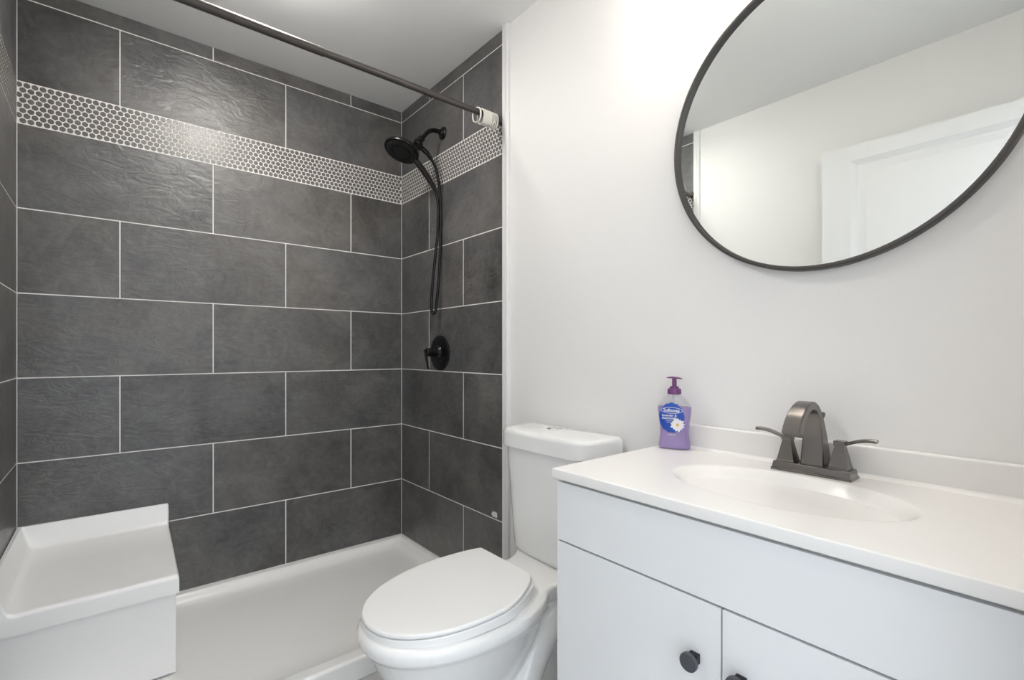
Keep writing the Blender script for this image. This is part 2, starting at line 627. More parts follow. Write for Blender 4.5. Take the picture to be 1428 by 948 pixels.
def ring_bm(wd):
    bm = bmesh.new()
    rings = []
    n = 40
    for k in range(n):
        a = 2*PI*k/n
        c, s = math.cos(a), math.sin(a)
        # oval: 44 mm wide, 58 mm tall, hangs from the rod at the origin
        oy, oz = .0215*abs(c)**.85*(1 if c > 0 else -1), .0285*abs(s)**.85*(1 if s > 0 else -1)
        nrm = Vector((0, oy/.0215**1, oz/.0285)).normalized()
        cen = Vector((0, oy, oz - .0142))
        t = .0021
        rings.append([cen + nrm*t*x + Vector((wd/2*y, 0, 0)) for x, y in ((-1, -.8), (-.4, -1), (.4, -1), (1, -.8), (1, .8), (.4, 1), (-.4, 1), (-1, .8))])
    vr = [[bm.verts.new(p) for p in r] for r in rings]
    m = len(vr[0])
    for i in range(n):
        for q in range(m):
            bm.faces.new((vr[i][q], vr[i][(q+1) % m], vr[(i+1) % n][(q+1) % m], vr[(i+1) % n][q]))
    return bm
G_R = 'white plastic curtain rings bunched at the right end of the rod'
first = obj('curtain_ring', ring_bm(.0056), M_ring)
def rod_z(x):
    return RZ - .006 + .004*(x+W)
ringspec = [(-.1290, .22, 0)] + [(-.1090+.0057*i, .02, 0) for i in range(8)] + [(-.0598, .05, 0), (-.0505, .08, 0), (-.0408, .10, 0)]
for i, (x, rz, rx) in enumerate(ringspec):
    o = first if i == 0 else first.copy()
    if i:
        COL.objects.link(o)
    o.location = (x, RY, rod_z(x))
    o.rotation_euler = (0, 0, rz)
    nth = ['twelfth', 'eleventh', 'tenth', 'ninth', 'eighth', 'seventh', 'sixth', 'fifth', 'fourth', 'third', 'second'][i] if i < 11 else ''
    lab = nth + ' white plastic curtain ring from the right wall, packed in the bunch on the rod'
    if i == 0:
        lab = 'white curtain ring hanging apart, leftmost of the bunch on the rod'
    elif i == 11:
        lab = 'white curtain ring nearest the right wall on the dark rod'
    elif i >= 9:
        lab = nth + ' white curtain ring from the right wall, loose on the dark rod'
    tag(o, lab, 'curtain ring', G_R)

# ------------------------------------------------------------------ shower head
SY = -.44
sh = thing('hand_shower', 'black round shower head with hand shower and looping hose on tiled wall', 'shower head', (0, SY, 2.167))
bm = bmesh.new()
lathe(bm, (-.0002, SY, 2.167), (-1, 0, 0), [(0, .031), (.004, .031), (.010, .026), (.012, .016), (.02, .0135)], 32)
obj('flange', bm, M_black, sh)
bm = bmesh.new()
tube(bm, [(-.006, SY, 2.167), (-.04, SY, 2.168), (-.066, SY, 2.162), (-.088, SY, 2.146), (-.108, SY, 2.122), (-.122, SY, 2.104)], .0105, 16)
obj('arm', bm, M_black, sh)
bm = bmesh.new()
ax = Vector((-.62, 0, -.78)).normalized()
lathe(bm, Vector((-.116, SY, 2.113)), ax, [(0, .013), (.004, .0165), (.016, .0165), (.020, .014), (.027, .019), (.040, .021), (.052, .017), (.056, .010)], 24)
box(bm, (-.150, SY-.014, 2.050), (-.118, SY+.014, 2.085), .005)
obj('diverter', bm, M_black, sh)
hc = Vector((-.2235, SY, 2.020))
hn = Vector((-.37, -.10, -.93)).normalized()
bm = bmesh.new()
lathe(bm, hc, -hn, [(-.004, .073), (-.002, .079), (.004, .0815), (.010, .081), (.016, .076), (.024, .062), (.032, .040), (.040, .028), (.046, .022), (.05, .012)], 48)
obj('head_shell', bm, M_black, sh)
bm = bmesh.new()
lathe(bm, hc, hn, [(.0005, .071), (.0052, .0715), (.006, .069), (.006, .046), (.0035, .044), (.0035, .041), (.007, .040), (.008, .034), (.008, .004)], 48)
uu = hn.orthogonal().normalized(); vv_ = hn.cross(uu)
for rr_, k in ((.054, 20), (.063, 26), (.026, 12), (.014, 6)):
    for i in range(k):
        a = 2*PI*i/k
        p = hc + (uu*math.cos(a) + vv_*math.sin(a))*rr_
        lathe(bm, p, hn, [(.005, .0022), (.0095, .0018), (.0105, .001)], 8)
obj('spray_face', bm, M_face, sh)
bm = bmesh.new()   # bracket between diverter and head
tube(bm, [(-.132, SY, 2.066), (-.155, SY, 2.056), (-.178, SY, 2.050), (-.200, SY, 2.052)], [.013, .016, .020, .020], 16)
obj('bracket', bm, M_black, sh)
bm = bmesh.new()   # handle of the docked hand shower
tube(bm, [(-.168, SY-.006, 2.008), (-.142, SY-.004, 1.985), (-.110, SY, 1.958), (-.078, SY+.004, 1.926), (-.055, SY+.006, 1.900), (-.044, SY+.007, 1.885)], [.014, .0145, .0148, .0138, .011, .009], 16)
obj('hand_shower_handle', bm, M_handle, sh)
bm = bmesh.new()
HY = -.433
tube(bm, [(-.044, HY, 1.886), (-.034, HY, 1.862), (-.027, HY, 1.82), (-.0245, HY, 1.76), (-.029, HY, 1.66), (-.042, HY, 1.55), (-.056, HY, 1.42), (-.062, HY, 1.34), (-.060, HY, 1.295), (-.050, HY, 1.281),
          (-.040, HY, 1.293), (-.034, HY-.002, 1.34), (-.026, HY-.004, 1.42), (-.0185, HY-.006, 1.55), (-.0155, HY-.008, 1.66), (-.0165, HY-.010, 1.77), (-.021, HY-.010, 1.88), (-.034, HY-.010, 1.955), (-.058, HY-.009, 2.010), (-.085, HY-.008, 2.042), (-.112, HY-.007, 2.060), (-.126, HY-.007, 2.066)], .0068, 12, 8)
obj('hose', bm, M_black, sh)
bm = bmesh.new()
tube(bm, [(-.122, HY-.007, 2.064), (-.100, HY-.0075, 2.052), (-.085, HY-.008, 2.042), (-.066, HY-.009, 2.020)], [.012, .0115, .0105, .0085], 14)
obj('hose_fitting', bm, M_black, sh)

# ------------------------------------------------------------------ shower valve
sv = thing('shower_valve', 'black round shower valve with lever handle on dark tiles', 'shower valve', (0, -.413, 1.09))
bm = bmesh.new()
lathe(bm, (-.0002, -.413, 1.09), (-1, 0, 0), [(0, .087), (.004, .087), (.008, .083), (.011, .074), (.0125, .045), (.014, .040)], 56)
obj('escutcheon', bm, M_black, sv)
bm = bmesh.new()
lathe(bm, (-.010, -.413, 1.093), (-1, 0, 0), [(0, .036), (.006, .034), (.012, .026), (.018, .0235), (.040, .0225), (.042, .018), (.046, .018), (.048, .021), (.066, .021), (.070, .017)], 32)
obj('hub', bm, M_black, sv)
bm = bmesh.new()
tube(bm, [(-.088, -.413, 1.106), (-.079, -.413, 1.066), (-.0675, -.413, 1.012)], [.0052, .0055, .005], 12, 4)
tube(bm, [(-.072, -.413, 1.092), (-.086, -.413, 1.092)], [.010, .006], 12, 0)
obj('lever', bm, M_black, sv)

# patch of caulk on the tile
bm = bmesh.new()
rgs = []
cy_, cz_ = -.853, .4045
shape = [(.020, -.004), (.016, .007), (.006, .0115), (-.008, .0115), (-.0165, .0095), (-.018, -.010), (-.008, -.0115), (.006, -.0115), (.014, -.010)]
for k, h in ((1, .0), (.98, .002), (.8, .0035)):
    rgs.append([Vector((-.0001-h, cy_+s*k, cz_+z*k)) for s, z in shape])
bridge(bm, rgs)
tag(obj('caulk_patch', bm, M_caulk), 'small white dab stuck on the dark tile behind the toilet', 'patch')

# ------------------------------------------------------------------ toilet
TY = -1.334
toilet = thing('toilet', 'white two-piece toilet with closed lid between shower and vanity', 'toilet', (-.40, TY, 0))

SYC = -1.328
def seat_outline(xn, xb, hw, bw_l, bw_r, z, n=64):
    """closed outline: nose at xn, straight back at xb; left is +y"""
    pts = []
    xm = xb + (xn-xb)*.371
    for k in range(n+1):               # right side -> nose -> left side
        a = -PI/2 + PI*k/n
        s, c = math.sin(a), max(0, math.cos(a))
        pts.append(Vector((xm+(xn-xm)*c**.86, SYC+hw*(abs(s)**.965)*(1 if s > 0 else -1), z)))
    side = []
    for bw in (bw_l, bw_r):
        q = []
        for k in range(1, 21):
            t = k/20
            q.append((xm+(xb-xm)*math.sin(t*PI/2)**1.364, bw+(hw-bw)*max(0, math.cos(t*PI/2))**1.364))
        side.append(q)
    pts += [Vector((x, SYC+y, z)) for x, y in side[0]]
    pts += [Vector((x, SYC-y, z)) for x, y in reversed(side[1])]
    return pts

def grow(pts, d):
    c = Vector((sum(p.x for p in pts)/len(pts), sum(p.y for p in pts)/len(pts), 0))
    out = []
    for p in pts:
        v = Vector((p.x-c.x, p.y-c.y, 0))
        out.append(Vector((p.x, p.y, p.z)) + v.normalized()*d)
    return out

# body: union of lofted volumes, remeshed into one continuous porcelain surface
def egg(xn, xb, hw, z, n=48, pw=.9):
    pts = []
    xm = xb + (xn-xb)*.45
    for k in range(n):
        a = 2*PI*k/n
        c, s = math.cos(a), math.sin(a)
        x = xm + ((xb-xm) if c > 0 else (xm-xn))*abs(c)**pw*(1 if c > 0 else -1)
        pts.append(Vector((x, TY + hw*abs(s)**pw*(1 if s > 0 else -1), z)))
    return pts
def add_mesh(bm, build):
    build(bm)
bm = bmesh.new()
bridge(bm, [egg(-.655, -.33, .100, .13), egg(-.690, -.28, .125, .20), egg(-.728, -.25, .150, .265), egg(-.752, -.24, .170, .315), egg(-.766, -.235, .182, .342), egg(-.780, -.225, .193, .356), egg(-.784, -.22, .196, .375), egg(-.781, -.22, .194, .386), egg(-.774, -.22, .188, .393)])
bridge(bm, [egg(-.640, -.07, .122, 0.0), egg(-.635, -.08, .118, .03), egg(-.610, -.10, .100, .06), egg(-.610, -.12, .092, .14), egg(-.64, -.20, .10, .22)])
# deck under the tank, with a waist towards the bowl
def deck_ring(z, k):
    half = [(-.02, .175), (-.10, .178), (-.145, .165), (-.185, .135), (-.23, .118), (-.29, .130), (-.36, .160), (-.43, .180)]
    P = [(x, y*k) for x, y in half]
    return [Vector((x, TY-y, z)) for x, y in P] + [Vector((x, TY+y, z)) for x, y in reversed(P)]
bridge(bm, [deck_ring(.335, .78), deck_ring(.350, .92), deck_ring(.365, 1.0), deck_ring(.392, 1.0), deck_ring(.398, .97)])
# trapway bulges on both sides
for sgn in (-1, 1):
    tube(bm, [(-.50, TY+sgn*.070, .12), (-.42, TY+sgn*.082, .10), (-.35, TY+sgn*.088, .13), (-.30, TY+sgn*.088, .20), (-.24, TY+sgn*.086, .27), (-.17, TY+sgn*.082, .28), (-.125, TY+sgn*.078, .22), (-.115, TY+sgn*.074, .12), (-.11, TY+sgn*.074, .02)], [.045, .052, .052, .050, .052, .052, .050, .048, .05], 16, 5)
tube(bm, [(-.16, TY, .02), (-.16, TY, .2), (-.15, TY, .36)], [.075, .07, .07], 16, 4)
bmesh.ops.recalc_face_normals(bm, faces=bm.faces)
me = bpy.data.meshes.new('tmp'); bm.to_mesh(me); bm.free()
tmp = bpy.data.objects.new('tmp', me); COL.objects.link(tmp)
md = tmp.modifiers.new('r', 'REMESH'); md.mode = 'VOXEL'; md.voxel_size = .0055
md = tmp.modifiers.new('s', 'SMOOTH'); md.factor = .5; md.iterations = 7
dg = bpy.context.evaluated_depsgraph_get(); dg.update()
me2 = bpy.data.meshes.new_from_object(tmp.evaluated_get(dg))
bpy.data.objects.remove(tmp)
bm = bmesh.new(); bm.from_mesh(me2)
for v in bm.verts:
    v.co.z = max(v.co.z, .0005)
obj('bowl', bm, M_porc, toilet, sharp=180)

def slab(name, z0, z1, xn, xb, hw, bl, br, m, edge=.005, dome=0.0, tilt0=.049):
    bm = bmesh.new()
    rg = []
    for z, d in ((z0, -edge), (z0+edge*.3, -edge*.3), (z0+edge, 0), (z1-edge, 0), (z1-edge*.3, -edge*.3), (z1, -edge)):
        rg.append(grow(seat_outline(xn, xb, hw, bl, br, z), d))
    if dome:
        o_ = rg[-1]
        c = Vector((sum(p.x for p in o_)/len(o_), sum(p.y for p in o_)/len(o_), 0))
        for k in (.9, .7, .4, .1):
            rg.append([Vector((c.x+(p.x-c.x)*k, c.y+(p.y-c.y)*k, z1+dome*(1-k*k))) for p in o_])
    for q, ring_ in enumerate(rg):     # the closed lid slopes gently down to the front
        k = tilt0 if q < 2 else .049
        for p in ring_:
            p.z += k*(p.x+.5)
    bridge(bm, rg)
    return obj(name, bm, m, toilet, sharp=50)
slab('seat', .394, .4205, -.770, -.298, .187, .135, .095, M_plastic, .004, tilt0=0.004)
slab('lid', .4218, .4350, -.769, -.305, .187, .150, .086, M_plastic, .0050, .001)
for s in (-1, 1):
    bm = bmesh.new(); box(bm, (-.306, SYC+s*.050-.018, .390), (-.280, SYC+s*.050+.018, .416), .005, 3)
    obj('hinge', bm, M_plastic, toilet)

TKY = -1.321
def d_outline(half, z):
    P = catmull([(x, y, 0) for x, y in half], 6)
    return [Vector((p.x, TKY-p.y, z)) for p in P] + [Vector((p.x, TKY+p.y, z)) for p in reversed(P[:-1])]
def d_ring(z, hwb, hwf, xf, xb=-.014, bul=.008):
    L_ = xf - xb
    half = [(xb, hwb*.97), (xb+L_*.10, hwb), (xb+L_*.45, hwb-(hwb-hwf)*.30), (xb+L_*.80, hwb-(hwb-hwf)*.85), (xb+L_*.95, hwf*.90), (xf-bul*.3, hwf*.72), (xf-bul*.8, hwf*.36), (xf-bul, 0)]
    return d_outline(half, z)
bm = bmesh.new()
bridge(bm, [d_ring(.397, .186, .160, -.145), d_ring(.401, .194, .168, -.153), d_ring(.417, .197, .172, -.158), d_ring(.55, .202, .178, -.169), d_ring(.70, .207, .184, -.179), d_ring(.768, .209, .186, -.183)])
obj('tank', bm, M_porc, toilet, sharp=60)
bm = bmesh.new()
def shrink(r, z, d):
    g = grow([Vector((p.x, p.y, z)) for p in r], -d)
    return g
lr = d_ring(0, .219, .197, -.194)
rg = [shrink(lr, .7665, .006), shrink(lr, .768, .001), shrink(lr, .772, 0), shrink(lr, .812, 0), shrink(lr, .819, .002), shrink(lr, .8245, .007), shrink(lr, .8275, .014)]
c = Vector((-.10, TKY, 0))
for k in (.8, .55, .3, .08):
    rg.append([Vector((c.x+(p.x-c.x)*k, c.y+(p.y-c.y)*k, .828+.006*(1-k*k))) for p in rg[6]])
bridge(bm, rg)
obj('tank_lid', bm, M_porc, toilet, sharp=60)
bm = bmesh.new()
bz = .8335
lathe(bm, (-.092, -1.305, bz-.003), (0, 0, 1), [(0, .026), (.003, .026), (.0045, .0245), (.0045, .0215), (.0025, .0205), (.0055, .019), (.006, .012), (.006, .001)], 36)
obj('flush_button', bm, M_chrome, toilet)
bm = bmesh.new()
box(bm, (-.12, TY-.06, .392), (-.04, TY+.06, .401))
obj('tank_gasket', bm, M_face, toilet)
for s in (-1, 1):
    bm = bmesh.new()
    lathe(bm, (-.30, TY+s*.118, .001), (0, 0, 1), [(0, .016), (.008, .015), (.016, .010), (.019, .004)], 18)
    obj('bolt_cap', bm, M_plastic, toilet)

# water supply on the wall behind the toilet
ws = thing('water_supply', 'braided water supply hose and shutoff low on the wall beside toilet', 'water supply', (-.05, -1.215, .05))
bm = bmesh.new()
lathe(bm, (-.0125, -1.215, .05), (-1, 0, 0), [(0, .022), (.004, .02), (.006, .008), (.05, .008)], 20)
lathe(bm, (-.062, -1.215, .032), (0, 0, 1), [(0, .008), (.004, .011), (.032, .011), (.036, .007)], 16)
obj('shutoff_valve', bm, M_chrome, ws)
bm = bmesh.new(); lathe(bm, (-.062, -1.230, .05), (0, -1, 0), [(0, .006), (.012, .006), (.013, .016), (.02, .016), (.022, .01)], 16)
obj('valve_handle', bm, M_black, ws)
bm = bmesh.new()
tube(bm, [(-.062, -1.215, .066), (-.062, -1.205, .12), (-.058, -1.20, .24), (-.072, -1.205, .34), (-.080, -1.21, .3995)], .006, 10)
obj('hose', bm, M_braid, ws)

# ------------------------------------------------------------------ vanity cabinet
VY0, VY1 = -2.470, -1.690      # right end, left end
VX = -.452
VC_ = -2.082
van = thing('vanity_cabinet', 'white two-door bathroom vanity cabinet with black knobs under the sink top', 'cabinet', (-.23, -2.08, 0))
bm = bmesh.new()
box(bm, (VX, VY1-.016, .0005), (-.001, VY1, .8040), .0008)          # side panels
box(bm, (VX, VY0, .0005), (-.001, VY0+.016, .8040), .0008)
box(bm, (VX, VY0+.016, .10), (-.001, VY1-.016, .116))                 # bottom
box(bm, (-.010, VY0+.016, .116), (-.001, VY1-.016, .8040))            # back
box(bm, (VX, VY0+.016, .640), (VX+.016, VY1-.016, .8040))             # front rail
box(bm, (VX, VC_-.02, .116), (VX+.016, VC_+.02, .640))                # centre post
box(bm, (VX+.055, VY0+.016, .0005), (VX+.070, VY1-.016, .10))         # toe kick
obj('body', bm, M_cab, van)
PX = VX - .016
bm = bmesh.new(); box(bm, (PX, VY0+.003, .6665), (VX-.0015, VY1-.004, .7985), .0015)
obj('false_drawer_front', bm, M_cab, van)
VC = -2.082
for y0, y1, ky in ((VC+.0015, VY1-.004, -2.036), (VY0+.003, VC-.0015, -2.117)):
    bm = bmesh.new(); box(bm, (PX, y0, .108), (VX-.0015, y1, .6625), .0015)
    d = obj('door', bm, M_cab, van)
    bm = bmesh.new()
    lathe(bm, (PX-.010, ky, .5605), (-1, 0, 0), [(0, .006), (.009, .006), (.0095, .0145), (.0105, .0160), (.0160, .0160), (.0172, .0150), (.0172, .001)], 36)
    k = obj('knob', bm, M_knob, d, sharp=30)
    bm = bmesh.new()
    box(bm, (PX-.0125, ky-.0085, .5605-.0085), (PX-.0002, ky+.0085, .5605+.0085), .0008)
    obj('knob_base', bm, M_black, d)

# ------------------------------------------------------------------ sink top
TZ = .828
top = thing('sink_top', 'white glossy one-piece sink top with shallow oval basin on the vanity', 'sink top', (-.23, -2.08, .8045))
bm = bmesh.new()
cx_, cy_ = -.245, -2.086
ea, eb = .137, .219           # half sizes in x and y
tx0, tx1, ty0, ty1 = -.475, -.001, -2.4745, -1.684
angs = [2*PI*k/96 for k in range(96)]
for px_, py_ in ((tx0, ty0), (tx0, ty1), (tx1, ty0), (tx1, ty1)):
    a = math.atan2(py_-cy_, px_-cx_) % (2*PI)
    i = min(range(len(angs)), key=lambda q: abs(angs[q]-a))
    angs[i] = a
def rect_pt(a, ins, z):
    c, s = math.cos(a), math.sin(a)
    t = 1e9
    x0, x1, y0, y1 = tx0, tx1, ty0, ty1
    if c > 1e-9: t = min(t, (x1-cx_)/c)
    if c < -1e-9: t = min(t, (x0-cx_)/c)
    if s > 1e-9: t = min(t, (y1-cy_)/s)
    if s < -1e-9: t = min(t, (y0-cy_)/s)
    x, y = cx_+c*t, cy_+s*t
    x = min(max(x, x0+ins), x1-ins); y = min(max(y, y0+ins), y1-ins)
    return Vector((x, y, z))
def ell(a, k, z):
    c, s = math.cos(a), math.sin(a)
    r = 1/math.sqrt((c/ea)**2+(s/eb)**2)*k
    return Vector((cx_+c*r, cy_+s*r, z))
rg = []
def basin_depth(k):
    if k >= 1.08: return 0
    d = .088*(max(0, 1-k*k))**.95
    t = min(1, max(0, (1.08-k)/.22))          # soft roll over the edge
    return d*t*t*(3-2*t) + .0035*t*t*(1-min(1, d/.02))
for k in (.06, .2, .35, .5, .62, .70, .76, .82, .86, .90, .93, .96, .98, 1.0, 1.02, 1.04, 1.06, 1.08):
    dz = -basin_depth(k)
    rg.append([ell(a, k, TZ+dz) for a in angs])
rg.append([rect_pt(a, .0030, TZ) for a in angs])
rg.append([rect_pt(a, .0009, TZ-.0009) for a in angs])
rg.append([rect_pt(a, 0, TZ-.0030) for a in angs])
rg.append([rect_pt(a, 0, TZ-.0205) for a in angs])
rg.append([rect_pt(a, .003, TZ-.0235) for a in angs])
rg.append([rect_pt(a, .05, TZ-.0236) for a in angs])
bridge(bm, rg)
obj('counter_and_basin', bm, M_marble, top, sharp=60)
bm = bmesh.new(); box(bm, (-.0205, ty0, TZ-.002), (-.001, -1.700, .8945), .005, 3)
# cove where the splash meets the counter
prof = [(-.0195, TZ-.001), (-.0195, TZ+.012), (-.0205, TZ+.008), (-.024, TZ+.003), (-.030, TZ+.0006), (-.031, TZ-.001)]
bridge(bm, [[Vector((x, y, z)) for x, z in prof] for y in (ty0+.001, -1.7005)])
obj('backsplash', bm, M_marble, top, sharp=50)
bm = bmesh.new(); lathe(bm, (cx_, cy_, TZ-.0885), (0, 0, 1), [(0, .024), (.003, .024), (.004, .021), (.003, .004)], 28)
obj('drain', bm, M_gun, top)

# ------------------------------------------------------------------ faucet
FX, FY = -.070, -2.088
fa = thing('faucet', 'dark gunmetal two-handle arched faucet at the back of the sink top', 'faucet', (FX, FY, TZ))
bm = bmesh.new()
def rect_ring(x0, x1, y0, y1, z):
    return [Vector((x0, y0, z)), Vector((x1, y0, z)), Vector((x1, y1, z)), Vector((x0, y1, z))]
def tier(bm, levels, cx, cy):
    bridge(bm, [rect_ring(cx-a, cx+a, cy-b_, cy+b_, z) for a, b_, z in levels])
tier(bm, [(.0265, .0785, TZ+.0004), (.0265, .0785, TZ+.005), (.0245, .0765, TZ+.006), (.0225, .0745, TZ+.0185), (.0215, .0735, TZ+.0195)], FX, FY)
obj('base_plate', bm, M_gun, fa, sharp=20)
# spout: rectangular section swept along an arch
def arch(bm):
    path = catmull([(-.056, 0, .019), (-.058, 0, .055), (-.063, 0, .092), (-.076, 0, .128), (-.098, 0, .1495), (-.125, 0, .1505), (-.153, 0, .139), (-.174, 0, .119), (-.186, 0, .097)], 7)
    n = len(path)
    wy = lerp_list([.0235, .0215, .0190, .0170, .0160, .0160, .0162, .0168, .0172], n)
    th = lerp_list([.0240, .0190, .0140, .0105, .0090, .0088, .0092, .0105, .0125], n)
    rings = []
    for i, p in enumerate(path):
        t = (path[min(i+1, n-1)]-path[max(i-1, 0)]).normalized()
        if i == 0: t = Vector((0, 0, 1))
        nr = Vector((t.z, 0, -t.x))       # outward / inward normal in the xz plane
        c = Vector((p.x, FY, TZ+p.z))
        a, b_ = th[i], wy[i]
        ch = .0022
        sec = [(-a, -b_+ch), (-a, b_-ch), (-a+ch, b_), (a-ch, b_), (a, b_-ch), (a, -b_+ch), (a-ch, -b_), (-a+ch, -b_)]
        rings.append([c + nr*u_ + Vector((0, v_, 0)) for u_, v_ in sec])
    bridge(bm, rings)
bm = bmesh.new(); arch(bm)
obj('spout', bm, M_gun, fa, sharp=25)
for s in (1, -1):
    hy = FY + s*.0515
    bm = bmesh.new()
    tier(bm, [(.0182, .0182, TZ+.0192), (.0182, .0182, TZ+.0225), (.0172, .0172, TZ+.024), (.0088, .0088, TZ+.0665), (.0088, .0088, TZ+.068)], FX, hy)
    hd = obj('handle', bm, M_gun, fa, sharp=20)
    bm = bmesh.new()
    tier(bm, [(.0100, .0100, TZ+.0678), (.0104, .0104, TZ+.069), (.0104, .0104, TZ+.0775), (.0096, .0096, TZ+.079)], FX, hy)
    pts = [(FX, hy+s*.008, TZ+.0735), (FX-.002, hy+s*.020, TZ+.0775), (FX-.004, hy+s*.036, TZ+.0835), (FX-.006, hy+s*.052, TZ+.0865), (FX-.007, hy+s*.066, TZ+.0865)]
    P = catmull(pts, 6)
    wl = lerp_list([.0075, .0070, .0072, .0078, .0080], len(P))
    rings = []
    for i, p in enumerate(P):
        rings.append([p + Vector((u_*wl[i], 0, v_*.0034)) for u_, v_ in ((-1, -.3), (-.7, -1), (.7, -1), (1, -.3), (1, .3), (.7, 1), (-.7, 1), (-1, .3))])
    bridge(bm, rings)
    obj('lever', bm, M_gun, hd, sharp=35)
bm = bmesh.new()
tube(bm, [(-.0460, FY, TZ+.0192), (-.0230, FY, TZ+.112)], .0028, 10, 0)
lathe(bm, (-.0230, FY, TZ+.110), (0, 0, 1), [(0, .003), (.004, .0045), (.014, .0085), (.019, .0085), (.021, .006)], 16)
obj('lift_rod', bm, M_gun, fa)

# ------------------------------------------------------------------ soap bottle
SX, SYB, SZ = -.058, -1.7405, TZ+.0006
sb = thing('soap_bottle', 'clear pump bottle of purple hand soap with blue label beside backsplash', 'soap bottle', (SX, SYB, SZ))
ROT = math.radians(22)
Fv = Vector((-math.cos(ROT), -math.sin(ROT), 0))   # front normal
Sv = Vector((Fv.y, -Fv.x, 0))                      # toward the viewer's right
if Sv.y > 0: Sv = -Sv
PW = [(0, .0410), (.004, .0428), (.012, .0424), (.030, .0396), (.048, .0384), (.066, .0398), (.085, .0428), (.100, .0446), (.112, .0452), (.118, .0440), (.124, .0385), (.132, .0330), (.140, .0270), (.147, .0200), (.150, .0165), (.154, .0160)]
PT = [(0, .0185), (.004, .0205), (.012, .0210), (.06, .0205), (.10, .0205), (.118, .0200), (.132, .0185), (.142, .0170), (.150, .0160), (.154, .0158)]
def itp(tab, z):
    for (a, x), (c, y) in zip(tab[:-1], tab[1:]):
        if a <= z <= c:
            return x + (y-x)*(z-a)/(c-a)
    return tab[-1][1] if z > tab[-1][0] else tab[0][1]
def expo(z):
    return 3.2 if z < .112 else max(2.0, 3.2-(z-.112)/.038*1.2)
def bot(s, n_, z):
    return Vector((SX, SYB, SZ)) + Sv*s + Fv*n_ + Vector((0, 0, z))
def bottle_rings(zs, k):
    rg = []
    for z in zs:
        wv, tv, e = itp(PW, z)*k, itp(PT, z)*k, expo(z)
        r = []
        for i in range(56):
            a = 2*PI*i/56
            c, s = math.cos(a), math.sin(a)
            r.append(bot(wv*abs(c)**(2/e)*(1 if c > 0 else -1), tv*abs(s)**(2/e)*(1 if s > 0 else -1), z))
        rg.append(r)
    return rg
zs = [0, .002, .004, .008, .012] + [.02+.008*i for i in range(12)] + [.114, .118, .121, .124, .128, .132, .136, .140, .144, .147, .150, .154]
bm = bmesh.new(); bridge(bm, bottle_rings(zs, 1.0)); obj('bottle', bm, M_clear, sb, sharp=60)
zl = [.003, .006, .012] + [.02+.008*i for i in range(12)] + [.112, .1155]
bm = bmesh.new(); bridge(bm, bottle_rings(zl, .955)); liquid = obj('soap', bm, M_soap, sb, sharp=60)
liquid['label'] = 'translucent purple liquid soap'
def surf(s, z, off):
    wv, tv, e = itp(PW, z), itp(PT, z), expo(z)
    n_ = tv*max(0, 1-min(1, abs(s)/wv)**e)**(1/e)
    return bot(s, n_+off, z)
# label: scalloped disc following the bottle front
def disc_label(cz, rx, rz, off, cs=0.0, scal=.0, nsc=13, rings_=8, seg=104):
    bm = bmesh.new()
    rg = []
    for q in range(1, rings_+1):
        k = q/rings_
        rg.append([surf(cs+rx*k*math.cos(a)*(1+scal*math.sin(nsc*a)), cz+rz*k*math.sin(a)*(1+scal*math.sin(nsc*a)), off) for a in [2*PI*i/seg for i in range(seg)]])
    bridge(bm, rg, cap0=True, cap1=False)
    return bm
bm = disc_label(.0865, .0335, .0405, .0006, -.004, .022)
lb = obj('label', bm, M_label, sb, recalc=True); lb['label'] = 'blue scalloped label with white lettering and a flower'
def text_bm(txt, size, s0, z0, off, bold=.0):
    cu = bpy.data.curves.new('t', 'FONT')
    cu.body = txt; cu.size = size; cu.align_x = 'CENTER'; cu.align_y = 'CENTER'
    cu.offset = bold; cu.resolution_u = 3
    ob = bpy.data.objects.new('t', cu); COL.objects.link(ob)
    dg = bpy.context.evaluated_depsgraph_get(); dg.update()
    me = bpy.data.meshes.new_from_object(ob.evaluated_get(dg))
    bpy.data.objects.remove(ob)
    bm = bmesh.new(); bm.from_mesh(me)
    for v in bm.verts:
        v.co = surf(s0+v.co.x, z0+v.co.y, off)
    return bm
def merge(dst, src):
    me = bpy.data.meshes.new('m'); src.to_mesh(me); src.free(); dst.from_mesh(me)
bm = text_bm('Softsoap', .0125, -.004, .1065, .0016, .00025)
obj('name_lettering', bm, M_white, lb, recalc=False)
bm = bmesh.new()
for txt, size, s0, z0, bd in (('lavender &', .0092, -.010, .0925, .00015), ('chamomile', .0092, -.010, .0850, .00015), ('moisturizing', .0042, -.008, .0780, 0), ('hand soap', .0042, -.008, .0738, 0)):
    merge(bm, text_bm(txt, size, s0, z0, .0016, bd))
tx = obj('scent_lettering', bm, M_white, lb, recalc=False)
bm = text_bm('11.25 FL OZ', .0042, -.004, .0402, .0016, 0)
obj('volume_lettering', bm, M_white, lb, recalc=False)
bm = bmesh.new()   # outline round the name
for sgn, z00 in ((1, .1065), (-1, .1065)):
    pr = []
    for i in range(25):
        a = PI*i/24*sgn
        pr.append((-.004+.0290*math.cos(a), z00+.0085*math.sin(a)*(1 if sgn > 0 else 1)))
    va = [bm.verts.new(surf(s, z, .0015)) for s, z in pr]
    vb = [bm.verts.new(surf(-.004+(s+.004)*.955, z00+(z-z00)*.87, .0015)) for s, z in pr]
    for i in range(24):
        bm.faces.new((va[i], va[i+1], vb[i+1], vb[i]))
obj('label_outline', bm, M_white, lb, recalc=False)
bm = bmesh.new()
fc = (.0120, .0680)
